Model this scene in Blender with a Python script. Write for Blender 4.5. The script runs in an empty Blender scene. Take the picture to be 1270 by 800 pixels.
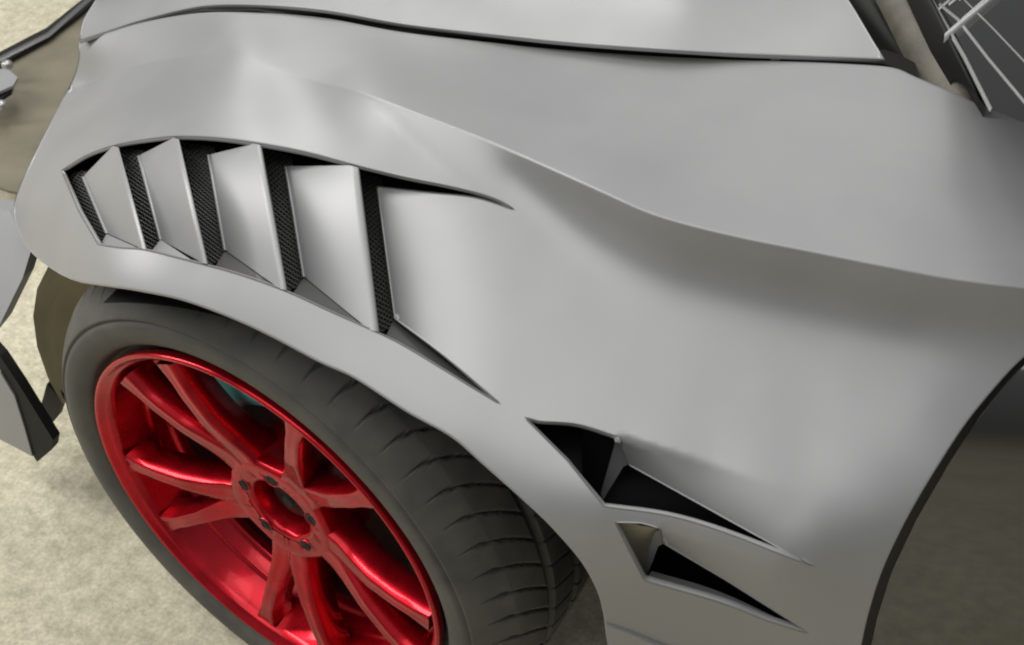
import bpy, bmesh, math, random
import numpy as np
from mathutils import Vector, Matrix
from mathutils.geometry import delaunay_2d_cdt

random.seed(4)
SC = bpy.context.scene
COL = SC.collection

# ------------------------------------------------------------------ camera
PITCH, YAW, ROLL = math.radians(42.41), math.radians(-17.5), math.radians(3.0)
F = 1300.0
CAM = Vector((0.4674, -0.5810, 1.3026))
d = Vector((math.sin(YAW)*math.cos(PITCH), math.cos(YAW)*math.cos(PITCH), -math.sin(PITCH)))
rt = Vector((math.cos(YAW), -math.sin(YAW), 0))
up = rt.cross(d)
RT = math.cos(ROLL)*rt + math.sin(ROLL)*up
UP = -math.sin(ROLL)*rt + math.cos(ROLL)*up
cam = bpy.data.cameras.new('camera')
cam.sensor_width = 36; cam.lens = 36*F/1270
cam.clip_start = 0.01; cam.clip_end = 200
camo = bpy.data.objects.new('camera', cam); COL.objects.link(camo)
M = Matrix((RT, UP, -d)).transposed().to_4x4(); M.translation = CAM
camo.matrix_world = M
SC.camera = camo
cam.dof.use_dof = True; cam.dof.focus_distance = 1.12; cam.dof.aperture_fstop = 11.0

# ------------------------------------------------------------------ world and lamps
W = bpy.data.worlds.new("World"); SC.world = W; W.use_nodes = True
wn = W.node_tree; bg = wn.nodes['Background']; bg.inputs[1].default_value = 1.0
wt = wn.nodes.new('ShaderNodeTexCoord'); wx = wn.nodes.new('ShaderNodeSeparateXYZ'); wr = wn.nodes.new('ShaderNodeValToRGB')
wn.links.new(wt.outputs['Generated'], wx.inputs[0]); wn.links.new(wx.outputs['Z'], wr.inputs['Fac']); wn.links.new(wr.outputs['Color'], bg.inputs[0])
wr.color_ramp.elements[0].position = 0.05; wr.color_ramp.elements[0].color = (.17, .17, .165, 1)
wr.color_ramp.elements[1].position = 0.75; wr.color_ramp.elements[1].color = (.46, .47, .47, 1)
e_ = wr.color_ramp.elements.new(.40); e_.color = (.26, .265, .265, 1)

def lamp(name, loc, target, sx, sy, power, col=(1, .98, .96), spin=0.0):
    L = bpy.data.lights.new(name, 'AREA'); L.shape = 'RECTANGLE'
    L.size = sx; L.size_y = sy; L.energy = power; L.color = col
    o = bpy.data.objects.new(name, L); COL.objects.link(o)
    o.location = loc
    q = (Vector(target)-Vector(loc)).to_track_quat('-Z', 'Y')
    o.rotation_euler = (q.to_matrix() @ Matrix.Rotation(spin, 3, 'Z')).to_euler()
    return o
lamp('ceiling_lamp', (-1.6, 2.2, 3.2), (-1.2, 1.8, 0), 0.7, 3.6, 52)
lamp('ceiling_lamp', (0.7, 0.2, 3.3), (0.7, 0.2, 0), 1.0, 3.6, 17)
lamp('ceiling_lamp', (-2.9, -0.4, 2.5), (-1.0, 0.0, .4), 0.6, 3.6, 96)
lamp('ceiling_lamp', (-0.6, -1.6, 3.2), (-0.3, -1.2, 0), 2.0, 2.6, 28)

SC.view_settings.view_transform = 'Standard'
SC.view_settings.look = 'None'
SC.view_settings.exposure = 0.0
SC.view_settings.gamma = 1.0
SC.render.engine = 'CYCLES'
SC.render.resolution_x = 1024; SC.render.resolution_y = 645
SC.cycles.filter_width = 2.0

# ------------------------------------------------------------------ helpers
def ray(px, py):
    return d + RT*((px-635)/F) - UP*((py-400)/F)
def atY(px, py, Y):
    w = ray(px, py); return CAM + w*((Y-CAM.y)/w.y)
def atZ(px, py, Z):
    w = ray(px, py); return CAM + w*((Z-CAM.z)/w.z)
def atX(px, py, X):
    w = ray(px, py); return CAM + w*((X-CAM.x)/w.x)
def depth(p): return (p-CAM).dot(d)

def link(name, me, mat=None, parent=None, smooth=True):
    o = bpy.data.objects.new(name, me); COL.objects.link(o)
    if mat: me.materials.append(mat)
    if parent: o.parent = parent
    if smooth:
        for p in me.polygons: p.use_smooth = True
    return o
def mesh(name, vs, fs, mat=None, parent=None, smooth=True):
    me = bpy.data.meshes.new(name)
    me.from_pydata([tuple(v) for v in vs], [], fs); me.validate(); me.update()
    return link(name, me, mat, parent, smooth)

def new_mat(name, base, rough=.5, metal=0.0, coat=0.0, coat_rough=.05, spec=.5):
    m = bpy.data.materials.new(name); m.use_nodes = True
    b = m.node_tree.nodes['Principled BSDF']
    b.inputs['Base Color'].default_value = (*base, 1)
    b.inputs['Roughness'].default_value = rough
    b.inputs['Metallic'].default_value = metal
    b.inputs['Coat Weight'].default_value = coat
    b.inputs['Coat Roughness'].default_value = coat_rough
    b.inputs['Specular IOR Level'].default_value = spec
    return m
def noise_layer(m, c1, c2, scale=20, detail=4, bump=0.0, bscale=None, rough=None, lo=.35, hi=.65, bdist=.002):
    nt = m.node_tree; b = nt.nodes['Principled BSDF']
    tc = nt.nodes.new('ShaderNodeTexCoord')
    n = nt.nodes.new('ShaderNodeTexNoise'); n.inputs['Scale'].default_value = scale; n.inputs['Detail'].default_value = detail
    nt.links.new(tc.outputs['Object'], n.inputs['Vector'])
    r = nt.nodes.new('ShaderNodeValToRGB')
    r.color_ramp.elements[0].position = lo; r.color_ramp.elements[0].color = (*c1, 1)
    r.color_ramp.elements[1].position = hi; r.color_ramp.elements[1].color = (*c2, 1)
    nt.links.new(n.outputs['Fac'], r.inputs['Fac'])
    nt.links.new(r.outputs['Color'], b.inputs['Base Color'])
    if rough:
        mr = nt.nodes.new('ShaderNodeMapRange')
        mr.inputs['To Min'].default_value = rough[0]; mr.inputs['To Max'].default_value = rough[1]
        nt.links.new(n.outputs['Fac'], mr.inputs['Value']); nt.links.new(mr.outputs['Result'], b.inputs['Roughness'])
    if bump:
        n2 = nt.nodes.new('ShaderNodeTexNoise'); n2.inputs['Scale'].default_value = bscale or scale; n2.inputs['Detail'].default_value = 5
        nt.links.new(tc.outputs['Object'], n2.inputs['Vector'])
        bp = nt.nodes.new('ShaderNodeBump'); bp.inputs['Strength'].default_value = bump; bp.inputs['Distance'].default_value = bdist
        nt.links.new(n2.outputs['Fac'], bp.inputs['Height']); nt.links.new(bp.outputs['Normal'], b.inputs['Normal'])
    return r

PAINT = new_mat('satin_silver_paint', (.42, .42, .41), rough=.42, metal=.4, spec=.4)
noise_layer(PAINT, (.30, .303, .306), (.325, .327, .33), scale=9, detail=3, rough=(.41, .47), bump=.03, bscale=900, bdist=.0004)
RED = new_mat('candy_red_paint', (.5, .004, .012), rough=.22, metal=.75, coat=.3, coat_rough=.05, spec=.2)
noise_layer(RED, (.36, .003, .010), (.50, .005, .016), scale=30, rough=(.2, .34))
RUB = new_mat('tyre_rubber', (.03, .03, .029), rough=.62)
noise_layer(RUB, (.052, .052, .048), (.085, .081, .070), scale=26, bump=.25, bscale=240, rough=(.5, .75), bdist=.0008)
BARR = new_mat('shaded_dusty_red', (.05, .006, .008), rough=.5, metal=.3)  # darkened red: brake dust plus the inner barrel's shade, set in the colour
BLK = new_mat('black_plastic', (.009, .009, .009), rough=.5, spec=.25)
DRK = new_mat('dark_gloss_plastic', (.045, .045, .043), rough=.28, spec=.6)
MESHM = new_mat('dark_grille_wire', (.07, .07, .066), rough=.35, spec=.6)
GLOSS = new_mat('gloss_black_paint', (.006, .006, .006), rough=.06, coat=1.0, coat_rough=.03)
noise_layer(GLOSS, (.004, .004, .004), (.010, .010, .009), scale=6, rough=(.05, .12))
GLASS = new_mat('tinted_glass', (.014, .014, .015), rough=.05, coat=.6)
COWL = new_mat('cowl_plastic', (.16, .145, .11), rough=.6)
noise_layer(COWL, (.09, .083, .066), (.14, .128, .10), scale=40, bump=.2, bscale=400)
LINER = new_mat('liner_felt', (.15, .135, .095), rough=.85)
noise_layer(LINER, (.42, .38, .27), (.52, .47, .34), scale=14, bump=.3, bscale=120)
TRAY = new_mat('brown_undertray', (.14, .125, .085), rough=.6)  # dull brown plate, mottled
noise_layer(TRAY, (.12, .108, .075), (.18, .16, .11), scale=8, bump=.15, bscale=150)
TEAL = new_mat('teal_caliper_paint', (.14, .75, .78), rough=.3, coat=.6)
STEEL = new_mat('brake_steel', (.10, .10, .10), rough=.4, metal=.9)
BRIGHT = new_mat('bright_trim_and_reflection', (.38, .38, .37), rough=.3, metal=.6)  # also colours the reflection strips laid on the windscreen
CONC = new_mat('concrete', (.45, .42, .32), rough=.8)

# concrete: blotches, grains, faint stains
GLOSS.node_tree.nodes['Principled BSDF'].inputs['IOR'].default_value = 1.75
nt = CONC.node_tree; b = nt.nodes['Principled BSDF']
tc = nt.nodes.new('ShaderNodeTexCoord')
def nz(scale, det=4, rough=.6):
    n = nt.nodes.new('ShaderNodeTexNoise'); n.inputs['Scale'].default_value = scale
    n.inputs['Detail'].default_value = det; n.inputs['Roughness'].default_value = rough
    nt.links.new(tc.outputs['Object'], n.inputs['Vector']); return n
def ramp(n, p0, c0, p1, c1):
    r = nt.nodes.new('ShaderNodeValToRGB')
    r.color_ramp.elements[0].position = p0; r.color_ramp.elements[0].color = (*c0, 1)
    r.color_ramp.elements[1].position = p1; r.color_ramp.elements[1].color = (*c1, 1)
    nt.links.new(n.outputs['Fac'], r.inputs['Fac']); return r
def mix(a, bb, mode, fac):
    m = nt.nodes.new('ShaderNodeMix'); m.data_type = 'RGBA'; m.blend_type = mode
    m.inputs[0].default_value = fac
    nt.links.new(a.outputs[0] if a.bl_idname != 'ShaderNodeMix' else a.outputs[2], m.inputs[6])
    nt.links.new(bb.outputs[0], m.inputs[7]); return m
big = ramp(nz(3.5, 6), .3, (.50, .465, .345), .7, (.62, .58, .45))
mid = ramp(nz(38, 6, .7), .35, (.64, .63, .60), .62, (1.08, 1.08, 1.06))
fine = ramp(nz(160, 5, .8), .33, (.52, .51, .49), .60, (1.16, 1.16, 1.14))
mx = mix(mix(big, mid, 'MULTIPLY', .8), fine, 'MULTIPLY', .55)
nt.links.new(mx.outputs[2], b.inputs['Base Color'])
bp = nt.nodes.new('ShaderNodeBump'); bp.inputs['Strength'].default_value = .4; bp.inputs['Distance'].default_value = .002
nt.links.new(nz(120, 6, .7).outputs['Fac'], bp.inputs['Height']); nt.links.new(bp.outputs['Normal'], b.inputs['Normal'])

# ------------------------------------------------------------------ floor
fl = mesh('floor', [(-12, -12, 0), (12, -12, 0), (12, 12, 0), (-12, 12, 0)], [(0, 1, 2, 3)], CONC, None, False)
fl['kind'] = 'structure'

# ------------------------------------------------------------------ the car
car = bpy.data.objects.new('sports_car', None); COL.objects.link(car)
car['label'] = 'satin silver sports car with louvred front fender, red wheel and gloss black door'
car['category'] = 'car'

# thin-plate interpolation of inverse distance over traced control points
class TPS:
    def __init__(s, pts, reg=.03):
        s.reg = reg
        xy = np.array([(p[0], p[1]) for p in pts], float)/400.0
        w = []
        for p in pts:
            if p[2] == 'W': w.append(p[3]); continue
            P = atY(p[0], p[1], p[3]) if p[2] == 'Y' else atZ(p[0], p[1], p[3])
            w.append(1.0/depth(P))
        n = len(pts); r = np.hypot(xy[:, None, 0]-xy[None, :, 0], xy[:, None, 1]-xy[None, :, 1])
        K = np.where(r > 0, r*r*np.log(r+1e-12), 0) + np.diag([p[4] if len(p) > 4 else s.reg for p in pts])
        Pm = np.c_[np.ones(n), xy]
        A = np.block([[K, Pm], [Pm.T, np.zeros((3, 3))]])
        s.c = np.linalg.solve(A, np.r_[w, 0, 0, 0]); s.xy = xy
    def __call__(s, px, py):
        q = np.array([px, py])/400.0
        r = np.hypot(s.xy[:, 0]-q[0], s.xy[:, 1]-q[1])
        K = np.where(r > 0, r*r*np.log(r+1e-12), 0)
        return float(K@s.c[:-3] + s.c[-3] + s.c[-2]*q[0] + s.c[-1]*q[1])

def catmull(pts, step=6.0, closed=False):
    P = [np.array(p, float) for p in pts]; n = len(P); out = []
    rng = range(n) if closed else range(n-1)
    for i in rng:
        p1, p2 = P[i], P[(i+1) % n]
        p0 = P[i-1] if (i > 0 or closed) else 2*p1-p2
        p3 = P[(i+2) % n] if (i+2 < n or closed) else 2*p2-p1
        k = max(1, int(round(np.hypot(*(p2-p1)[:2])/step)))
        for j in range(k):
            t = j/k
            out.append(tuple(.5*((2*p1)+(-p0+p2)*t+(2*p0-5*p1+4*p2-p3)*t*t+(-p0+3*p1-3*p2+p3)*t**3)))
    if not closed: out.append(tuple(P[-1]))
    return out
def lin(pts, step=6.0, closed=False):
    P = [np.array(p, float) for p in pts]; n = len(P); out = []
    for i in (range(n) if closed else range(n-1)):
        p1, p2 = P[i], P[(i+1) % n]
        k = max(1, int(round(np.hypot(*(p2-p1)[:2])/step)))
        for j in range(k): out.append(tuple(p1+(p2-p1)*j/k))
    if not closed: out.append(tuple(P[-1]))
    return out
def inside(x, y, poly):
    c = False; n = len(poly); j = n-1
    for i in range(n):
        xi, yi = poly[i]; xj, yj = poly[j]
        if (yi > y) != (yj > y) and x < (xj-xi)*(y-yi)/(yj-yi)+xi: c = not c
        j = i
    return c
def segdist(px, py, A):
    a = A[:-1]; b_ = A[1:]; ab = b_-a; ap = np.array([px, py])-a
    t = np.clip((ap*ab).sum(1)/((ab*ab).sum(1)+1e-9), 0, 1)
    q = a+ab*t[:, None]; D = np.hypot(q[:, 0]-px, q[:, 1]-py); return D.min()

def sheet(outer, holes, guides, fn, step=7.0):
    """triangulated sheet over the traced outline; fn(px,py)->Vector. returns verts, faces, loops(index lists)"""
    V = []; E = []; loops = []
    for L in [outer]+holes:
        s = len(V); V += [Vector(p[:2]) for p in L]; n = len(L)
        E += [(s+i, s+(i+1) % n) for i in range(n)]; loops.append(list(range(s, s+n)))
    for G in guides:
        s = len(V); V += [Vector(p[:2]) for p in G]; E += [(s+i, s+i+1) for i in range(len(G)-1)]
    segs = [np.array(list(L)+[L[0]])[:, :2] for L in [outer]+holes]+[np.array(G)[:, :2] for G in guides]
    kept = []
    S0 = [np.array(list(L)+[L[0]])[:, :2] for L in [outer]+holes]+[np.array(G)[:, :2] for G in guides]
    for off in (2.2, 6.0):
        for q, L in enumerate([outer]+holes+guides):
            n = len(L); cl = q <= len(holes)
            for i in range(n):
                if not cl and i in (0, n-1): continue
                a, c = L[i-1], L[(i+1) % n]; dx, dy = c[0]-a[0], c[1]-a[1]; h = math.hypot(dx, dy)
                if h < 1e-6: continue
                for sd in (1, -1):
                    x, y = L[i][0]-dy/h*off*sd, L[i][1]+dx/h*off*sd
                    if inside(x, y, outer) and not any(inside(x, y, hh) for hh in holes) and all(segdist(x, y, S) > off*.93 for S in S0) \
                       and (off < 3 or not kept or np.hypot(np.array(kept)[:, 0]-x, np.array(kept)[:, 1]-y).min() > 2.6):
                        V.append(Vector((x, y))); kept.append((x, y))
    KP = np.array(kept) if kept else None
    xs = [p[0] for p in outer]; ys = [p[1] for p in outer]
    y = min(ys); k = 0
    while y < max(ys):
        x = min(xs)+(step/2 if k % 2 else 0)
        while x < max(xs):
            if inside(x, y, outer) and not any(inside(x, y, h) for h in holes) and all(segdist(x, y, S) > 6.0 for S in segs) and (KP is None or np.hypot(KP[:, 0]-x, KP[:, 1]-y).min() > step*.6):
                V.append(Vector((x, y)))
            x += step
        y += step*.87; k += 1
    ov, oe, of, orv, _, _ = delaunay_2d_cdt(V, E, [], 0, 1e-4)
    mp = {}
    for i, src in enumerate(orv):
        for s_ in src: mp[s_] = i
    fs = []
    for f in of:
        cx = sum(ov[i].x for i in f)/3; cy = sum(ov[i].y for i in f)/3
        if inside(cx, cy, outer) and not any(inside(cx, cy, h) for h in holes): fs.append(tuple(f))
    V3 = [fn(v.x, v.y) for v in ov]
    # orient towards the camera
    o2 = []
    for f in fs:
        a, b_, c = (V3[i] for i in f)
        o2.append(f if (b_-a).cross(c-a).dot(CAM-a) > 0 else f[::-1])
    lo = [[mp[i] for i in L] for L in loops]
    return V3, o2, lo, [(v.x, v.y) for v in ov]

def vnormals(V, Fc):
    N = [Vector((0, 0, 0)) for _ in V]
    for f in Fc:
        n = (V[f[1]]-V[f[0]]).cross(V[f[2]]-V[f[0]])
        for i in f: N[i] += n
    return [n.normalized() if n.length > 0 else Vector((0, 0, 1)) for n in N]

def flange(V, Fc, N, loop, prof, hole_side, sel=None):
    """roll a boundary loop over: prof = [(into_opening, inward)], metres"""
    n = len(loop); rows = [loop]
    T = []
    for i in range(n):
        a, c = V[loop[i-1]], V[loop[(i+1) % n]]
        t = (c-a).normalized(); T.append(t)
    side = []
    for i in range(n):
        s = T[i].cross(N[loop[i]]).normalized(); side.append(s*hole_side)
    for (o_, inn) in prof:
        row = []
        for i in range(n):
            V.append(V[loop[i]] + side[i]*o_ - N[loop[i]]*inn); row.append(len(V)-1)
        rows.append(row)
    for r0, r1 in zip(rows, rows[1:]):
        for i in range(n):
            j = (i+1) % n
            if sel and not (sel[i] and sel[j]): continue
            Fc.append((r0[i], r0[j], r1[j], r1[i]))

# ---- fender: traced outlines (photo pixels) on a surface of real depth
gap_line = [(98, 52), (130, 42), (180, 27), (250, 16), (320, 16), (400, 22), (500, 40), (620, 54), (700, 62), (800, 69), (900, 74), (1000, 77), (1080, 81), (1112, 85)]
top_right = [(1135, 95), (1180, 114), (1220, 132), (1270, 149), (1340, 168)]
right_end = [(1348, 260), (1352, 366)]
door_edge = [(1335, 395), (1300, 420), (1268, 444), (1238, 475), (1198, 524), (1160, 582), (1125, 642), (1095, 705), (1077, 760), (1066, 810), (1060, 860)]
under = [(940, 870), (800, 860), (757, 812), (753, 790)]
arch = [(750, 765), (742, 735), (722, 698), (690, 660), (660, 630), (599, 575), (560, 541), (505, 510), (440, 468), (396, 448), (333, 415), (280, 391), (224, 371), (170, 360), (143, 356), (100, 350)]
front = [(78, 342), (52, 325), (32, 305), (20, 280), (17, 258), (24, 232), (40, 198), (58, 162), (75, 128), (90, 98), (97, 75)]
segA = catmull(gap_line+top_right, 7); segB = catmull([top_right[-1]]+right_end+[door_edge[0]], 12)
segC = catmull(door_edge, 7); segD = lin([door_edge[-1]]+under+[arch[0]], 8)
segE = catmull(arch, 7); segF = catmull([arch[-1]]+front+[gap_line[0]], 7)
outer = segA[:-1]+segB[:-1]+segC[:-1]+segD[:-1]+segE[:-1]+segF[:-1]
nA, nB, nC, nD, nE, nF = (len(s)-1 for s in (segA, segB, segC, segD, segE, segF))

rim_top = [(76, 211), (108, 192), (142, 180), (180, 173), (220, 169), (270, 171), (322, 178), (380, 189), (442, 205), (500, 219), (550, 229), (592, 239), (620, 249), (640, 261)]
rim_low = [(622, 502), (590, 483), (545, 455), (500, 428), (470, 413), (410, 386), (355, 361), (300, 341), (254, 328), (215, 318), (178, 309), (150, 307), (122, 303)]
h1a = catmull(rim_top, 6); h1b = catmull([(640, 261), (590, 245), (530, 238), (467, 231)], 6); h1c = lin([(467, 231), (489, 395)], 6)
h1d = catmull([(489, 395), (555, 445), (622, 502)], 6); h1e = catmull(rim_low, 6); h1f = lin([(122, 303), (98, 262), (76, 211)], 6)
hole1 = h1a[:-1]+h1b[:-1]+h1c[:-1]+h1d[:-1]+h1e[:-1]+h1f[:-1]
plate5 = [(466, 230), (530, 237), (590, 244), (641, 260), (646, 266), (626, 506), (621, 502), (555, 446), (488, 396)]
holeA = lin([(650, 517), (668, 522)], 6)[:-1]+catmull([(668, 522), (716, 526), (768, 542)], 6)[:-1]+lin([(768, 542), (780, 577)], 6)[:-1] \
      + lin([(780, 577), (870, 627), (980, 688), (1012, 703)], 6)[:-1]+catmull([(1012, 703), (980, 691.5), (893, 658), (827, 639), (749, 628)], 7)[:-1] + lin([(749, 628), (704, 571), (650, 517)], 6)[:-1]
holeB = lin([(762, 648), (795, 649), (820, 656), (822, 674)], 6)[:-1]+lin([(822, 674), (900, 720), (1004, 786)], 7)[:-1] \
      + catmull([(1004, 786), (950, 769), (893, 747), (799, 720)], 7)[:-1]+lin([(799, 720), (762, 648)], 6)[:-1]
vaneA = [(768, 541), (880, 573), (1000, 611), (1087, 641), (1046, 718), (1011, 702), (979, 688), (870, 628), (779, 578)]
def sink(px, py):
    if inside(px, py, plate5):
        xl = 467+(py-231)*(22/164); xr = 645-(py-266)*(20/239)
        u = min(1, max(0, (px-xl)/(xr-xl))); return .030*(1-u)**2
    if inside(px, py, vaneA):
        u = min(1, max(0, (px-768)/243)); yc_ = np.interp(px, [768, 880, 1000, 1087], [541, 573, 611, 641]); yr = np.interp(px, [780, 870, 980, 1046], [577, 627, 688, 716])
        v = min(1, max(0, (py-yc_)/(yr-yc_))); return .032*(1-u)**1.1*v
    if 815 < px < 1010 and 640 < py < 790:
        u = (px-820)/190; yr = np.interp(px, [822, 900, 1004], [674, 720, 786])
        k = 1-(yr-py)/(18+34*min(1, max(0, u*1.5))) if py <= yr+1.2 and px > 818 else 0
        if k > 0: return .022*min(1, k)*max(0, 1-u)
    return 0.0

# the character crease, extended softly to the nose
crease = [(95, 110), (180, 80), (280, 66), (340, 84), (400, 103), (455, 118), (520, 142), (600, 173), (660, 199), (740, 235), (800, 262), (850, 278), (920, 295), (1000, 311), (1100, 331), (1180, 346), (1270, 357), (1350, 364)]
def wY(px, py, Y):
    q = ray(px, py); return q.y/(Y-CAM.y)
PC = np.linalg.solve(np.array([[480, 240, 1], [625, 504, 1], [1060, 700, 1]], float), [wY(480, 240, .08), wY(625, 504, -.04), wY(1060, 700, -.06)])
def PLY(px, py):                                     # lateral position of the flank's main plane
    return (CAM+ray(px, py)/float(PC@[px, py, 1])).y
def HH(x): return float(np.interp(x, [470, 560, 640, 700, 760, 820, 1100, 1350], [0, 5, 20, 42, 62, 74, 84, 78]))
def crY(x, y):
    h = HH(x); return PLY(x, y+h)+np.interp(x, [500, 800], [0, .006])
creaseY = [.345, .29, .235, .222, .205, .19, .17]+[crY(*p) for p in crease[7:]]
creaseY = [.345, .29, .235, .217, .195, .5*.178+.5*crY(*crease[5]), .2*.163+.8*crY(*crease[6])]+[crY(*p) for p in crease[7:]]
cr = catmull([(p[0], p[1], y) for p, y in zip(crease, creaseY)], 7)
crP = [(p[0], p[1], 'Y', p[2]) for p in cr]
crA = np.array([(p[0], p[1]) for p in cr])
def above(px, py): return py < np.interp(px, crA[:, 0], crA[:, 1])
gapY = [(98, 52, .352), (180, 27, .34), (250, 16, .335), (320, 16, .333), (500, 40, .33), (700, 62, .33), (900, 74, .33), (1112, 85, .33), ]
Tpts = crP + [(a, b_, 'Y', c) for a, b_, c in gapY] + [(1270, 149, 'Y', .312, .6),
    (350, 45, 'Y', .285), (900, 92, 'Y', .308), (1080, 104, 'Y', .308)]
Spts = crP + [
    # flare top above the vents
    (76, 205, 'Y', .14), (142, 172, 'Y', .115), (222, 160, 'Y', .098), (322, 170, 'Y', .095), (442, 198, 'Y', .094), (550, 222, 'Y', .10),
    (130, 130, 'Y', .20), (220, 110, 'Y', .18), (330, 125, 'Y', .16), (430, 160, 'Y', .14), (520, 190, 'Y', .122),
    # silhouette of the nose
    (17, 258, 'Y', .16), (30, 220, 'Y', .19), (58, 162, 'Y', .24), (90, 98, 'Y', .31), (45, 240, 'Y', .125), (75, 170, 'Y', .19),
    (32, 305, 'Y', .125), (60, 300, 'Y', .06), (90, 320, 'Y', .01), (52, 326, 'Y', .09), (100, 350, 'Y', -.01),
    (76, 215, 'Y', .12), (98, 262, 'Y', .06), (122, 303, 'Y', .01),
    # lower vent edge and arch lip
    (178, 309, 'Y', .0), (254, 328, 'Y', -.008), (355, 361, 'Y', -.020),
    (143, 356, 'Y', -.03), (224, 371, 'Y', -.04), (333, 415, 'Y', -.048), (440, 468, 'Y', -.058), (560, 541, 'Y', -.074), (660, 630, 'Y', -.094), (722, 698, 'Y', -.098), (750, 770, 'Y', -.088),
    (790, 745, 'Y', -.085), (893, 745, 'Y', -.074), (800, 720, 'Y', -.084), (950, 830, 'Y', -.066), (1066, 810, 'Y', -.052), (1077, 760, 'Y', -.045), (1003, 786, 'Y', -.062), (800, 860, 'Y', -.07), (1125, 642, 'Y', -.014), (1165, 582, 'Y', .016)]
for (x, y) in ((467, 231), (500, 300), (560, 330), (600, 260), (650, 300), (640, 400), (650, 470), (700, 380), (700, 480), (625, 504), (545, 455), (470, 413), (768, 460), (768, 541), (850, 470), (880, 573),
               (950, 480), (1000, 560), (1050, 480), (1150, 500), (1120, 590), (1087, 641), (980, 640), (690, 570), (749, 628), (827, 638), (893, 656), (974, 690), (560, 400), (480, 350)):
    Spts.append((x, y, 'Y', PLY(x, y), .02))
TP = TPS(Tpts, .02)
ncr = len(crP)
for x in range(640, 1350, 20):
    yc_ = float(np.interp(x, crA[:, 0], crA[:, 1])); Yc = float(np.interp(x, [p[0] for p in cr], [p[2] for p in cr]))
    h = HH(x)
    for g, reg_ in ((.3, .004), (.6, .004), (.9, .01), (1.25, .01)):
        yy = yc_+h*g; Pl = PLY(x, yy)
        if x > 1150 and g > .7: continue
        Spts.append((x, yy, 'Y', (Yc-.001-.003*g) if g < .8 else Pl-(.004 if g < 1 else 0), reg_))
SP = TPS([(p[0], p[1], 'W', TP(p[0], p[1]), .0002) for p in cr]+Spts[ncr:], .06)
ridge = np.array([(452, 112), (500, 158), (545, 200), (590, 238)], float)
def fender_w(px, py):
    return TP(px, py) if above(px, py) else SP(px, py)
def fender_pt(px, py):
    w = fender_w(px, py); z = 1.0/w
    if 440 < px < 620 and not above(px, py):                 # faint pressed diagonal line in the flare
        D = segdist(px, py, ridge)
        z -= .0008*max(0, 1-D/6)*min(1, max(0, (px-445)/25))*min(1, max(0, (610-px)/40))
    return CAM + ray(px, py)*(z+sink(px, py))
V, Fc, loops, UV = sheet(outer, [hole1, holeA, holeB], [[(p[0], p[1]) for p in cr if 100 < p[0] < 1349]], fender_pt, 8.0)
N = vnormals(V, Fc)
# which way round: opening side sign for a loop
def loop_sign(loop, poly_is_hole):
    a, b_ = V[loop[0]], V[loop[1]]
    s = (b_-a).normalized().cross(N[loop[0]])
    mid = V[loop[0]]
    px = np.array([UV[i] for i in loop]); c = px.mean(0)
    # centre of the loop in 3-D
    C3 = sum((V[i] for i in loop), Vector())/len(loop)
    tot = 0
    n = len(loop)
    for i in range(0, n, 3):
        t = (V[loop[(i+1) % n]]-V[loop[i-1]]).normalized()
        tot += t.cross(N[loop[i]]).dot(C3-V[loop[i]])
    s = 1 if tot > 0 else -1
    return s if poly_is_hole else -s
prof = [(.0007, .0006), (.0012, .0018), (.0012, .0032)]
L1, LA, LB = loops[1], loops[2], loops[3]
flange(V, Fc, N, L1, prof, loop_sign(L1, True))
profd = [(.0008, .0006), (.0014, .0022), (.0014, .0045)]
flange(V, Fc, N, LA, profd, loop_sign(LA, True))
flange(V, Fc, N, LB, profd, loop_sign(LB, True))
L0 = loops[0]; so = loop_sign(L0, False)
n0 = len(L0)
idx = np.arange(n0)
selFlat = [not (nA+nB+nC+nD+nE+2 < i < n0-1) for i in range(n0)]
flange(V, Fc, N, L0, [(.0006, .0006), (.001, .002), (.0008, .004)], so, selFlat)
# nose silhouette: the panel turns away from the viewer on a real radius
sel = [i for i in range(nA+nB+nC+nD+nE+1, n0)]+[0]
rows = [[L0[i] for i in sel]]
for th in (18, 36, 54, 72, 90, 108):
    a = math.radians(th); row = []
    for k, i in enumerate(sel):
        p = V[L0[i]]; t = (V[L0[(i+1) % n0]]-V[L0[i-1]]).normalized()
        dv = (p-CAM).normalized()
        inw = t.cross(dv).normalized()
        Ccar = V[loops[1][10]]
        if inw.dot(Ccar-p) < 0: inw = -inw
        R_ = .045
        V.append(p+dv*R_*math.sin(a)+inw*R_*(1-math.cos(a))); row.append(len(V)-1)
    rows.append(row)
for r0, r1 in zip(rows, rows[1:]):
    for i in range(len(r0)-1): Fc.append((r0[i], r1[i], r1[i+1], r0[i+1]))
fender = mesh('fender', V, Fc, PAINT, car)

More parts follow.
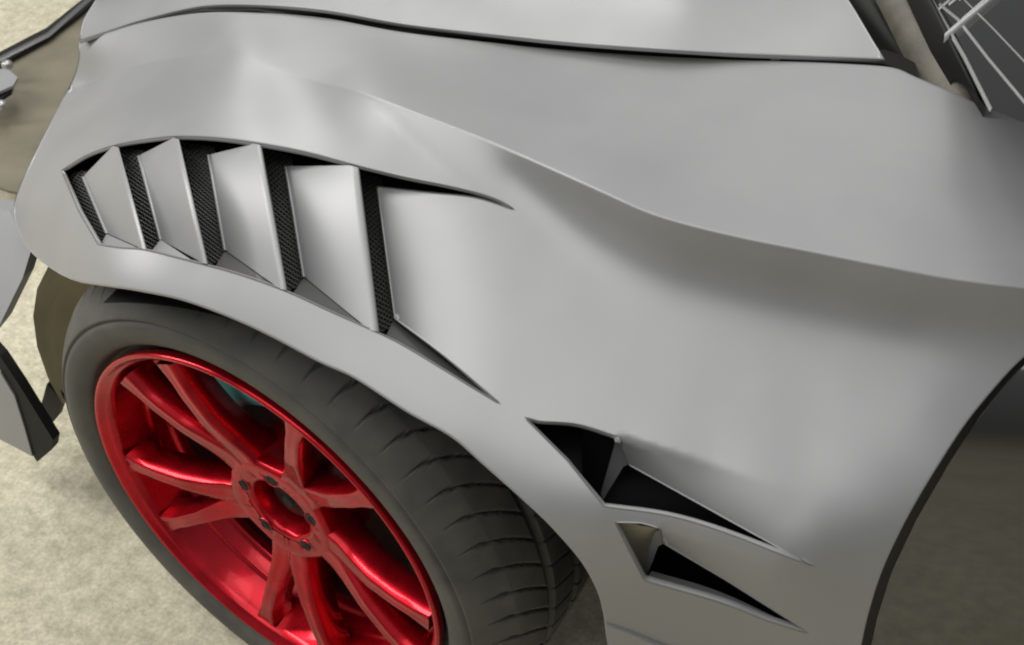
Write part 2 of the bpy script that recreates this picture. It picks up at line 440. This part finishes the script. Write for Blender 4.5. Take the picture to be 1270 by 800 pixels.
# ---- louvre blades: leading edge sunk, trailing edge flush
def sunk(px, py, D):
    return CAM + ray(px, py)*(1/fender_w(px, py)+D)
def blade(LT, RT_, RB, LB_, D=.030, lip=7, smoothend=False, nx=14, ny=16):
    vs = []; fs = []
    for j in range(ny+1):
        v = j/ny
        for i in range(nx+1):
            u = i/nx
            x = (1-v)*((1-u)*LT[0]+u*RT_[0])+v*((1-u)*LB_[0]+u*RB[0])
            y = (1-v)*((1-u)*LT[1]+u*RT_[1])+v*((1-u)*LB_[1]+u*RB[1])
            k = (1-u)**1.0 if not smoothend else (1-u)**2*(1+.0*u)
            vs.append(sunk(x, y, D*k+(.0005 if not smoothend else .0002)))
    W_ = nx+1
    for j in range(ny):
        for i in range(nx):
            a = j*W_+i; fs.append((a, a+W_, a+W_+1, a+1))
    # rolled bead along the sunk leading edge
    b1 = len(vs); prof_ = [(-1.5, .003), (-1.9, .0005), (-.9, -.0014), (.6, -.0012), (1.6, .0008)]
    for j in range(ny+1):
        v = j/ny; x = (1-v)*LT[0]+v*LB_[0]; y = (1-v)*LT[1]+v*LB_[1]
        for (dx, dz) in prof_: vs.append(sunk(x+dx*1.3, y, D+dz))
    for j in range(ny):
        for i in range(4):
            a = b1+j*5+i; fs.append((a, a+5, a+6, a+1))
    # sunk leading edge folds back
    s = len(vs)
    for j in range(ny+1):
        p = vs[j*W_]; vs.append(p+ray(500, 400)*.012+Vector((.004, 0, 0)))
    for j in range(ny): fs.append((j*W_, s+j, s+j+1, (j+1)*W_))
    if not smoothend:
        # trailing lip: narrow raised land, then a drop to the dark slot
        base = len(vs); cols = [(0, 0), (2.0, -.0012), (lip-1.5, -.0012), (lip, 0.0), (lip+.5, .012)]
        for j in range(ny+1):
            v = j/ny
            x = (1-v)*RT_[0]+v*RB[0]; y = (1-v)*RT_[1]+v*RB[1]
            for (dx, dz) in cols: vs.append(sunk(x+dx, y+dx*.25, .0005+dz))
        C_ = len(cols)
        for j in range(ny):
            for i in range(C_-1):
                a = base+j*C_+i; fs.append((a, a+C_, a+C_+1, a+1))
    return vs, fs
blades = [((103, 219), (140, 181), (175, 308), (132, 289), 7),
          ((172, 193), (215, 171), (251, 326), (199, 297), 7),
          ((259, 192), (315, 178), (347, 358), (279, 310), 9),
          ((355, 206), (433, 205), (458, 409), (377, 343), 12)]
for (a, b_, c, e, lp) in blades:
    vs, fs = blade(a, b_, c, e, lip=lp, D=.034)
    mesh('louvre_blade', vs, fs, PAINT, fender)

def ribbon(name, rows, mat, parent, smooth=False):
    n = len(rows[0]); vs = [p for r_ in rows for p in r_]; fs = []
    for k in range(len(rows)-1):
        for i in range(n-1):
            a = k*n+i; fs.append((a, a+n, a+n+1, a+1))
    return mesh(name, vs, fs, mat, parent, smooth)
# bottom walls of each louvre bay (silver return between blade foot and lip)
for wi, (P0, P1, P2) in enumerate([((132, 290), (124, 303), (172, 308)), ((199, 297), (186, 312), (240, 324)), ((279, 311), (266, 330), (343, 357)),
                     ((377, 344), (362, 364), (452, 406)), ((489, 396), (478, 416), (612, 496))]):
    A_ = [sunk(P0[0]+(P2[0]-P0[0])*t, P0[1]+(P2[1]-P0[1])*t, .034*(1-t)+.001) for t in np.linspace(0, 1, 8)]
    B_ = [sunk(P1[0]+(P2[0]-P1[0])*t, P1[1]+(P2[1]-P1[1])*t+2, .006*(1-t)+.002) for t in np.linspace(0, 1, 8)]
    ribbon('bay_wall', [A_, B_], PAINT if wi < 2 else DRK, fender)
# wire grille in each slot
def grille(q, D, cell=7.5, rad=.0011):
    (LT, RT_, RB, LB_) = q; vs = []; fs = []
    def P(u, v):
        x = (1-v)*((1-u)*LT[0]+u*RT_[0])+v*((1-u)*LB_[0]+u*RB[0]); y = (1-v)*((1-u)*LT[1]+u*RT_[1])+v*((1-u)*LB_[1]+u*RB[1])
        return sunk(x, y, D)
    h = math.hypot(LB_[0]-LT[0], LB_[1]-LT[1]); w = math.hypot(RT_[0]-LT[0], RT_[1]-LT[1])
    nv = int(h/cell); nu = max(2, int(w/cell))
    def bar(p, q_):
        ax = (q_-p).normalized(); s1 = ax.cross(d).normalized()*rad; s2 = ax.cross(s1).normalized()*rad
        b0 = len(vs)
        for c in (p, q_):
            for k in range(4):
                a = k*math.pi/2; vs.append(c+s1*math.cos(a)+s2*math.sin(a))
        for k in range(4): fs.append((b0+k, b0+(k+1) % 4, b0+4+(k+1) % 4, b0+4+k))
    for j in range(nv):
        for i in range(nu):
            u0, u1, v0, v1 = i/nu, (i+1)/nu, j/nv, (j+1)/nv
            bar(P(u0, v0), P(u1, v1)); bar(P(u1, v0), P(u0, v1))
    mesh('grille', vs, fs, MESHM, fender, False)
for q in [((80, 212), (108, 212), (140, 292), (122, 304)), ((150, 184), (178, 186), (206, 302), (182, 310)), ((226, 176), (266, 182), (286, 318), (258, 330)),
          ((326, 184), (362, 194), (384, 350), (354, 362)), ((446, 212), (474, 222), (496, 402), (468, 414))]:
    grille(q, .044, 6.5, .0009)
# dark duct box behind the vents
def duct(poly, D, mat=BLK, name='duct', inset=1.0):
    n = len(poly)
    r0 = [sunk(x, y, .007) for x, y in poly]+[sunk(poly[0][0], poly[0][1], .007)]
    c = np.mean(poly, 0)
    r1 = [sunk(c[0]+(x-c[0])*inset, c[1]+(y-c[1])*inset, D) for x, y in poly]; r1.append(r1[0])
    o = ribbon(name, [r0, r1], mat, fender)
    return o
dk = lin([(76, 211), (142, 181), (220, 170), (322, 179), (442, 206), (550, 230), (640, 262), (625, 503), (545, 457), (470, 415), (355, 363), (254, 330), (178, 311), (122, 305)], 40, True)
duct(dk, .07)
def capsheet(poly, D, name, mat):
    vs = [sunk(x, y, D) for x, y in poly]; c = np.mean(poly, 0); vs.append(sunk(c[0], c[1], D)); n = len(poly)
    return mesh(name, vs, [(i, (i+1) % n, n) for i in range(n)], mat, fender, False)
def grid_back(poly, D, name, mat, step=25):
    vv, ff, _, _ = sheet(lin(poly, step, True), [], [], lambda x, y: sunk(x, y, D), step)
    return mesh(name, vv, ff, mat, fender)
grid_back(dk, .07, 'duct_back', BLK)

# ---- lower scoops
def patch(name, quad_rows, mat, parent, nx=16, smooth=True):
    """rows of (px,py,D) polylines lofted"""
    R_ = []
    for row in quad_rows:
        row = catmull(row, 10) if len(row) > 2 else row
        A = np.array(row, float); s = np.r_[0, np.cumsum(np.hypot(*(A[1:, :2]-A[:-1, :2]).T))]; s /= s[-1]
        R_.append([sunk(np.interp(t, s, A[:, 0]), np.interp(t, s, A[:, 1]), np.interp(t, s, A[:, 2])) for t in np.linspace(0, 1, nx)])
    return ribbon(name, R_, mat, parent, smooth)
patch('vane_end', [[(768, 542, .012), (779, 576, .034)], [(764, 545, .02), (773, 579, .04)], [(745, 612, .075), (748, 620, .075)]], PAINT, fender, nx=4)
patch('scoop_wall', [[(724, 526, .018), (768, 543, .02)], [(722, 560, .06), (772, 580, .05)], [(722, 600, .085), (748, 622, .08)]], BLK, fender, nx=6)
capA = lin([(640, 512), (716, 522), (768, 538), (880, 570), (1000, 608), (1080, 640), (1050, 722), (974, 694), (893, 662), (827, 642), (747, 632), (700, 574)], 40, True)
grid_back(capA, .10, 'duct_back', BLK); duct(capA, .10)
# lower scoop
patch('vane_end', [[(820, 656, .010), (823, 674, .028)], [(812, 660, .02), (816, 678, .036)], [(794, 712, .05), (800, 722, .05)]], PAINT, fender, nx=4)
patch('scoop_floor', [[(799, 722, .012), (893, 749, .008), (1000, 786, .001)],
                      [(808, 708, .045), (893, 734, .03), (996, 782, .004)]], PAINT, fender)
patch('scoop_wall', [[(764, 646, .02), (818, 656, .02)], [(775, 672, .05), (818, 672, .05)], [(796, 714, .07), (800, 716, .07)]], LINER, fender, nx=6)
capB = lin([(758, 645), (795, 646), (820, 652), (900, 687), (970, 727), (1030, 768), (1004, 790), (950, 772), (893, 750), (797, 723)], 40, True)
grid_back(capB, .10, 'duct_back', BLK); duct(capB, .10)

# ---- hood
hp = [(98, 50.5), (130, 40), (180, 24), (250, 8), (320, 6.5), (400, 12.5), (500, 30), (620, 44), (700, 52.5), (800, 60), (900, 66), (1000, 70), (1097, 73.5)]
hr = [(1080, 46), (1060, 12), (1040, -20), (1010, -75)]
h_out = catmull(hp, 9)[:-1]+catmull([hp[-1]]+hr, 10)[:-1]+lin([hr[-1], (600, -75), (150, -75)], 14)[:-1]+catmull([(150, -75), (133, -30), (118, 0), (103, 25), (98, 50.5)], 9)[:-1]
Hpts = [(98, 46, 'Z', .681), (180, 23, 'Z', .720), (250, 9, 'Z', .762), (320, 8, 'Z', .780), (500, 31, 'Z', .792), (700, 54, 'Z', .818), (900, 68, 'Z', .837), (1097, 74, 'Z', .853),
        (1060, 12, 'Z', .875), (1010, -75, 'Z', .89), (800, -40, 'Z', .87), (850, 10, 'Z', .862), (600, 0, 'Z', .83), (600, -75, 'Z', .855), (400, -30, 'Z', .812), (300, -75, 'Z', .80), (150, -75, 'Z', .72), (118, 0, 'Z', .695), (220, -30, 'Z', .765)]
HP = TPS(Hpts)
hV, hF, hl, hUV = sheet(h_out, [], [], lambda x, y: CAM+ray(x, y)/HP(x, y), 12)
Nsave = N; N = vnormals(hV, hF)
Vs = V; V = hV; sg = loop_sign(hl[0], False)
flange(hV, hF, N, hl[0], [(.0006, .0006), (.001, .002), (.0008, .004)], sg)
V = Vs
hood = mesh('hood', hV, hF, PAINT, car)
# seal under the hood gap
def gp(x, y, D): return CAM+ray(x, y)*(1/TP(x, max(y, 20))+D)
hs = [p for p in hp if p[0] > 150]+[(1112, 78), (1135, 90)]
ribbon('hood_seal', [[CAM+ray(x, y-12)*(1/HP(x, y-12)+.03) for x, y in hs], [gp(x, y+6, .010) for x, y in hs], [gp(x, y+22, .03) for x, y in hs]], BLK, hood)
vs = []
for (x0, y0) in ((962, 70),):
    ribbon('rubber_stop', [[gp(x0-6, y0-2, .004), gp(x0+6, y0-2, .004)], [gp(x0-6, y0+5, .001), gp(x0+6, y0+5, .001)]], BRIGHT, hood)

# ---- cowl, pillar trim, windscreen
def strip(name, L, R_, zl, zr, mat, parent, n=10, drop=.012):
    rows = []
    for t in np.linspace(0, 1, n):
        a = np.array(L[0])*(1-t)+np.array(L[1])*t; c = np.array(R_[0])*(1-t)+np.array(R_[1])*t
        za = zl[0]*(1-t)+zl[1]*t; zc = zr[0]*(1-t)+zr[1]*t
        p, q = atZ(a[0], a[1], za), atZ(c[0], c[1], zc); m = (p+q)/2+Vector((0, 0, .004))
        rows.append([p+Vector((0, 0, -drop)), p, m, q, q+Vector((0, 0, -drop))])
    return ribbon(name, rows, mat, parent, True)
cowl = strip('cowl_panel', ((1082, -30), (1150, 104)), ((1132, -30), (1226, 142)), (.875, .835), (.885, .84), COWL, car)
ribbon('cowl_base', [[atZ(x, y, .80) for x, y in ((1000, -60), (1090, 60), (1130, 110))], [atZ(x, y, .80) for x, y in ((1160, -60), (1230, 60), (1270, 190))]], BLK, cowl)
strip('cowl_seal', ((1030, -30), (1108, 74)), ((1088, -30), (1156, 108)), (.855, .825), (.862, .826), BLK, cowl)
strip('cowl_seal', ((1122, -30), (1182, 98)), ((1142, -30), (1224, 134)), (.893, .850), (.90, .853), BLK, cowl)
# windscreen: a gently bowed pane leaning back
wp = [(1140, -40), (1180, 30), (1229, 136), (1280, 156), (1360, 190), (1700, 330), (1760, 60), (1700, -160), (1200, -120)]
def wsurf(x, y):
    return atZ(x, y, .862+.00034*(x-1140)+.00010*(60-y)+.02*((x-1140)/400)**2)
gv, gf, gl, _ = sheet(lin(wp, 14, True), [], [], wsurf, 16)
wind = mesh('windscreen', gv, gf, GLASS, car)
def bar3(name, pts, w, mat, parent, lift=.003, fn=wsurf):
    L = []; Rr = []; T_ = []
    for i, (x, y) in enumerate(pts):
        x0, y0 = pts[max(0, i-1)]; x1, y1 = pts[min(len(pts)-1, i+1)]
        dx, dy = x1-x0, y1-y0; n_ = math.hypot(dx, dy); nx_, ny_ = -dy/n_*w/2, dx/n_*w/2
        a, c, m = fn(x+nx_, y+ny_), fn(x-nx_, y-ny_), fn(x, y)
        L.append(a); Rr.append(c); T_.append(m+Vector((0, 0, lift)))
    return ribbon(name, [L, T_, Rr], mat, parent, True)
bar3('glass_edge_trim', [(1140, -25), (1165, 18), (1196, 72), (1229, 138)], 4, BRIGHT, wind)
bar3('reflection_line', [(1165, 5), (1188, 24), (1225, 72), (1275, 132)], 4, BRIGHT, wind, .001)  # bright strip laid on the glass as a ceiling-light reflection
bar3('reflection_bar', [(1168, 52), (1190, 32), (1240, -12)], 6, BRIGHT, wind, .008)  # raised bright bar stands in for a lamp reflected in the glass
bar3('reflection_line', [(1196, 0), (1232, 36), (1285, 92)], 2, BRIGHT, wind, .001)  # thinner strip modelled as a reflected tube light
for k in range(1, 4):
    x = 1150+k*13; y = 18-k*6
    bar3('vent_slot', [(x, y), (x+14, y-12)], 3, BRIGHT, wind, .001)

# ---- door (gloss black) beyond the shut line
dl = [(1342, 396), (1305, 422), (1274, 447), (1245, 479), (1206, 528), (1168, 586), (1133, 646), (1103, 709), (1086, 763), (1075, 812), (1068, 870)]
d_out = catmull(dl, 9)[:-1]+lin([dl[-1], (1400, 900), (1420, 640), (1400, 380)], 16)[:-1]
Dpts = [(1342, 396, 'Y', .085), (1274, 447, 'Y', .068), (1245, 479, 'Y', .054), (1206, 528, 'Y', .036), (1168, 586, 'Y', .014), (1133, 646, 'Y', -.006), (1103, 709, 'Y', -.022), (1075, 812, 'Y', -.04), (1068, 870, 'Y', -.045),
        (1215, 572, 'Y', .012), (1270, 580, 'Y', .010), (1350, 590, 'Y', .008), (1270, 500, 'Y', .046), (1270, 660, 'Y', -.004), (1270, 760, 'Y', -.012), (1400, 900, 'Y', -.02), (1400, 640, 'Y', .0), (1170, 700, 'Y', -.012), (1170, 800, 'Y', -.02), (1400, 400, 'Y', .08)]
def doorY(x, y):
    t = (y-400)/470.0
    return .122-.062*t-.012*math.sin(math.pi*min(1, max(0, t)))-.00002*(x-1250) + .16*max(0, (.42-t))**2
Dpts = [(x, y, 'Y', doorY(x, y), .003) for x in range(1060, 1441, 38) for y in range(380, 911, 44)]
DP = TPS(Dpts)
dV, dF, dL, _ = sheet(d_out, [], [], lambda x, y: CAM+ray(x, y)/DP(x, y), 14)
N = vnormals(dV, dF); Vs = V; V = dV; sg = loop_sign(dL[0], False)
flange(dV, dF, N, dL[0], [(.001, .001), (.0012, .003)], sg); V = Vs
door = mesh('door', dV, dF, GLOSS, car)
ribbon('door_seal', [[CAM+ray(x-3, y-2)*(1/SP(x, y)+.004) for x, y in door_edge], [CAM+ray(x+3, y+2)*(1/DP(x+3, y+2)+.008) for x, y in dl]], BLK, door)
# the body carries on rearward out of the frame
sh = catmull([(1338, 168), (1345, 260), (1350, 366), (1334, 395)], 14)
sh0 = [fender_pt(min(x, 1339), y) for x, y in sh]
nn_ = len(sh0)
ribbon('shoulder_panel', [[p+Vector((.012+dx, 0, .0)) for p in sh0] for dx in (0, .2, .5, .95)], PAINT, car, True)
dr0 = [CAM+ray(x, y)/DP(x, y) for x, y in lin([(1342, 398), (1400, 640), (1400, 900)], 20)]
ribbon('door_skin', [[p+Vector((dx, .004*(dx > 0), 0)) for p in dr0] for dx in (-.02, .2, .5, .85)], GLOSS, door, True)
bm_ = bmesh.new(); bmesh.ops.create_cube(bm_, size=1.0)
bmesh.ops.scale(bm_, vec=(1.05, .9, .52), verts=bm_.verts); bmesh.ops.translate(bm_, vec=(1.0, .66, .42), verts=bm_.verts)
bmesh.ops.bevel(bm_, geom=bm_.edges[:], offset=.03, segments=2, affect='EDGES')
me_ = bpy.data.meshes.new('floorpan'); bm_.to_mesh(me_); bm_.free(); link('floorpan', me_, BLK, car)

# ---- wheel
STEER = math.radians(-12)
WM = Matrix.Translation((0, 0, .33)) @ Matrix.Rotation(STEER, 4, 'Z')
def lathe(name, prof, mat, parent, n=128, fn=None, smooth=True):
    vs = []; fs = []; m = len(prof)
    for i in range(n):
        a = 2*math.pi*i/n
        for (r_, y_) in prof:
            rr = fn(r_, y_, a) if fn else r_
            vs.append(WM @ Vector((rr*math.cos(a), y_, rr*math.sin(a))))
    for i in range(n):
        for j in range(m-1):
            a, b_ = i*m+j, ((i+1) % n)*m+j
            fs.append((a, b_, b_+1, a+1))
    return mesh(name, vs, fs, mat, parent, smooth)
wheel = lathe('wheel', [(.2445, .010), (.2455, .003), (.2445, -.0005), (.2415, -.001), (.2385, .001), (.2365, .006), (.2335, .0075), (.2315, .0095), (.2295, .018), (.2215, .050), (.2185, .053), (.2165, .053), (.2150, .056), (.2140, .070), (.2115, .073), (.2090, .074), (.2075, .078), (.2078, .086)], RED, car, 200)
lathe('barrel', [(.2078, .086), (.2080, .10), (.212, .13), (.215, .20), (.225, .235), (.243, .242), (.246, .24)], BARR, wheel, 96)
# tyre
tp = [(.240, .018), (.2470, .016), (.2500, .016), (.2525, .006), (.257, .001), (.264, -.0035), (.272, -.0055), (.280, -.0055), (.2855, -.0048), (.2862, -.0020), (.2885, -.0018), (.2895, -.0036), (.2915, -.0026), (.296, .002), (.303, .008), (.309, .015), (.314, .022), (.3175, .029)]
ys_t = np.linspace(.034, .235, 90)
for y_ in ys_t:
    e = abs((y_-.135)/.105); tp.append((.331-.011*e**3.2, float(y_)))
tp += [(.312, .245), (.30, .255), (.27, .262), (.245, .255)]
def tread(r_, y_, a):
    if y_ < .012 or r_ < .30: return r_
    dr = 0
    for yc_, w_ in ((.085, .0045), (.135, .0045), (.185, .0045)):
        if abs(y_-yc_) < w_: dr = .006
    ang = math.degrees(a)
    sh = 9.5*(max(0,y_-.02)/.07)**1.5 if y_ < .085 else 9.5+ (y_-.085)*60
    if y_ > .15: sh = 12 - (y_-.15)*60
    ph = (ang+sh) % 6.0
    k = abs(ph-3.0)
    if y_ < .080 and k > 3.0-.2: dr = max(dr, .0075*min(1, (y_-.010)/.012))
    if .09 < y_ < .13 or .14 < y_ < .18:
        if k > 3.0-.2: dr = max(dr, .004)
    if y_ > .19 and k > 3.0-.25: dr = max(dr, .0045)
    return r_-dr
tyre = lathe('tyre', tp, RUB, wheel, 1440, tread)
# raised lettering band on the sidewall left plain: only fine ribs
# spokes
def arm(vs, fs, cang, sgn, n=26):
    rows = []
    for i in range(n+1):
        t = i/n
        r_ = .048+(.2245-.048)*t
        off = math.radians(sgn*float(np.interp(r_, [.048, .085, .10, .12, .15, .19, .2245], [10, 8.5, 8.6, 9.8, 11.4, 12.6, 13.0])))
        a = cang+off
        yf = float(np.interp(r_, [.048, .062, .085, .11, .14, .18, .2245], [.0355, .0350, .0325, .0255, .0175, .012, .0095]))
        hw = float(np.interp(r_, [.048, .085, .11, .15, .2, .2245], [.015, .0155, .0120, .0092, .0090, .0135]))
        dp = .033+.010*(1-t)
        rows.append((r_, a, yf, hw, dp))
    b0 = len(vs); m = 10
    for (r_, a, yf, hw, dp) in rows:
        cx, cz = r_*math.cos(a), r_*math.sin(a); tx, tz = -math.sin(a), math.cos(a)
        ch = .0022
        sec = [(-hw-.003, yf+dp), (-hw-.001, yf+dp*.5), (-hw, yf+ch), (-hw+ch, yf+.0003), (-hw*.35, yf+.0012), (hw*.35, yf+.0012), (hw-ch, yf+.0003), (hw, yf+ch), (hw+.001, yf+dp*.5), (hw+.003, yf+dp)]
        for (s_, y_) in sec: vs.append(WM @ Vector((cx+tx*s_, y_, cz+tz*s_)))
    for i in range(len(rows)-1):
        for j in range(m):
            a, c = b0+i*m+j, b0+i*m+(j+1) % m
            fs.append((a, c, c+m, a+m))
for k in range(5):
    ca = math.radians(58.5+72*k)
    vs, fs = [], []
    for sg_ in (-1, 1): arm(vs, fs, ca, sg_)
    # web tying the two arms at their root
    o = mesh('spoke', vs, fs, RED, wheel)
hub = lathe('hub', [(.0, .082), (.034, .082), (.0365, .080), (.0390, .062), (.0410, .043), (.0425, .0395), (.045, .0378), (.056, .0362), (.068, .0345), (.073, .0355), (.076, .041), (.078, .055), (.080, .095)], RED, wheel, 80,
            fn=lambda r_, y_, a: r_*(1+.06*math.cos(5*(a-math.radians(58.5)))*max(0, min(1, (r_-.06)/.02))) if r_ > .05 else r_)
lathe('center_cap', [(.0, .0510), (.006, .0505), (.0085, .0510), (.0095, .0540), (.022, .0555), (.0265, .0575), (.0285, .062), (.029, .083)], BLK, wheel, 48)
for k in range(5):
    a = math.radians(94.5+72*k); c = Vector((.0545*math.cos(a), 0, .0545*math.sin(a)))
    vs, fs = [], []; nn = 20
    for (r_, y_) in ((.0118, .0380), (.0115, .0360), (.0110, .0355), (.0105, .0358), (.0103, .0362)):
        for i in range(nn):
            t = 2*math.pi*i/nn; vs.append(WM @ (c+Vector((r_*math.cos(t), y_, r_*math.sin(t)))))
    for j in range(4):
        for i in range(nn): fs.append((j*nn+i, j*nn+(i+1) % nn, (j+1)*nn+(i+1) % nn, (j+1)*nn+i))
    mesh('lug_seat', vs, fs, RED, wheel)
    vs, fs = [], []
    for (r_, y_) in ((.0106, .0361), (.0058, .0361), (.0056, .0354), (.0040, .0353), (.0036, .0359), (0, .0359)):
        for i in range(12):
            t = 2*math.pi*i/12; vs.append(WM @ (c+Vector((r_*math.cos(t), y_, r_*math.sin(t)))))
    for j in range(5):
        for i in range(12): fs.append((j*12+i, j*12+(i+1) % 12, (j+1)*12+(i+1) % 12, (j+1)*12+i))
    mesh('lug_nut_and_shade', vs, fs, BLK, wheel)  # nut sits on a black disc standing in for a deep pocket's shade
# brake disc and caliper
lathe('brake_disc', [(.0, .105), (.07, .105), (.075, .125), (.165, .125), (.167, .127), (.167, .150), (.165, .152), (.08, .152)], STEEL, car, 96)
vs, fs = [], []; na = 16
for i in range(na+1):
    a = math.radians(92+60*i/na); e = min(1, min(i, na-i)/2.0)
    for (r_, y_) in ((.125, .150), (.125, .100), (.132, .088), (.150, .083), (.170, .085), (.182, .094), (.186, .11), (.186, .17)):
        r2 = .145+(r_-.155)*(.75+.25*e); y2 = .108+(y_-.12)*(.7+.3*e)
        vs.append(WM @ Vector((r2*math.cos(a), y2, r2*math.sin(a))))
for i in range(na):
    for j in range(7): fs.append((i*8+j, (i+1)*8+j, (i+1)*8+j+1, i*8+j+1))
fs.append(tuple(range(8))); fs.append(tuple(na*8+j for j in range(7, -1, -1)))
mesh('brake_caliper', vs, fs, TEAL, car)

# ---- wheel housing
vs, fs = [], []; n = 30
for i in range(n+1):
    a = math.radians(-8+120*i/n)
    for y_ in (-.02, .10, .25, .42): 
        R_ = .372; vs.append(Vector((.04+R_*math.cos(a)*1.02, y_, .31+R_*math.sin(a)*1.0)))
for i in range(n):
    for j in range(3): fs.append((i*4+j, (i+1)*4+j, (i+1)*4+j+1, i*4+j+1))
mesh('wheel_housing', vs, fs, BLK, car)
vs = [Vector((-.42, .43, .12)), Vector((.46, .43, .12)), Vector((.46, .43, .75)), Vector((-.42, .43, .75))]
mesh('inner_panel', vs, [(0, 1, 2, 3)], BLK, car, False)

# ---- front end pieces at the left of the photo
def slab(name, poly, fn, mat, parent, thick, step=14, dirv=Vector((0, 0, -1))):
    vv, ff, ll, _ = sheet(lin(poly, step, True), [], [], fn, step)
    L = ll[0]; m = len(vv); extra = [vv[i]+dirv*thick for i in L]
    vv += extra; nL = len(L)
    for i in range(nL):
        j = (i+1) % nL; ff.append((L[i], L[j], m+j, m+i))
    return mesh(name, vv, ff, mat, parent, False)
bumper = slab('bumper_corner', [(-30, 255), (12, 262), (22, 284), (40, 306), (28, 345), (0, 402), (-30, 440)],
              lambda x, y: atY(x, y, .16-.0006*(y-250)), PAINT, car, .02, dirv=Vector((0, 1, 0)))
lower = slab('bumper_skirt', [(-30, 450), (0, 462), (18, 492), (30, 530), (40, 566), (0, 545), (-30, 530)],
     lambda x, y: atY(x, y, .17-.0003*(y-450)), PAINT, car, .02, dirv=Vector((0, 1, 0)))
slab('skirt_edge', [(-30, 410), (0, 442), (24, 478), (66, 546), (64, 558), (46, 573), (38, 560), (30, 526), (18, 488), (0, 458), (-30, 446)],
     lambda x, y: atY(x, y, .172-.0003*(y-450)), BLK, lower, .015, dirv=Vector((0, 1, 0)))
ln = [(62, 326), (46, 358), (41, 392), (46, 430), (60, 470), (77, 500)]
ribbon('arch_liner', [[atY(x, y, .20) for x, y in ln], [atY(x+30, y-6, .30) for x, y in ln], [atY(x+80, y-10, .36) for x, y in ln]], LINER, car, True)
slab('liner_bracket', [(58, 476), (78, 498), (72, 516), (60, 530), (46, 520)], lambda x, y: atY(x, y, .21), BLK, car, .01, dirv=Vector((0, 1, 0)))
tray = slab('splitter', [(-30, 92), (0, 78), (60, 48), (114, 2), (135, -30), (240, -30), (240, 150), (80, 250), (10, 236), (-30, 222)], lambda x, y: atZ(x, y, .10), TRAY, car, .006, 24)
slab('splitter_lip', [(-30, 78), (0, 64), (58, 34), (106, -4), (120, -30), (134, -30), (116, 2), (100, 16), (60, 47), (0, 80), (-30, 94)], lambda x, y: atZ(x, y, .112), BLK, tray, .004, 12)
bar3('lip_edge', [(-30, 84), (0, 73), (60, 43), (113, -3), (130, -30)], 6, MESHM, tray, .004, fn=lambda x, y: atZ(x, y, .114))
can = slab('canard', [(-20, 84), (10, 86), (22, 96), (16, 106), (-20, 122)], lambda x, y: atZ(x, y, .16), PAINT, car, .006, 10)
for (x, y) in ((8, 78), (1, 128)):
    c = atZ(x, y, .15); vs, fs = [], []
    for (r_, z_) in ((.012, -.01), (.012, 0), (.008, .004), (0, .005)):
        for i in range(12):
            t = i*math.pi/6; vs.append(c+Vector((r_*math.cos(t), r_*math.sin(t), z_)))
    for j in range(3):
        for i in range(12): fs.append((j*12+i, j*12+(i+1) % 12, (j+1)*12+(i+1) % 12, (j+1)*12+i))
    mesh('fastener', vs, fs, BRIGHT, can)
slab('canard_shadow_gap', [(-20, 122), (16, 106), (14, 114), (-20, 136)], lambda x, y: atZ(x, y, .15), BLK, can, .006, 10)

patchp = [(752, 776), (780, 786), (808, 798), (840, 812), (900, 850), (760, 850), (754, 812)]
slab('skirt_step', patchp, lambda x, y: sunk(x, y, -.004-.00008*(y-776)), PAINT, fender, .006, 10, dirv=Vector((0, 1, 0)))
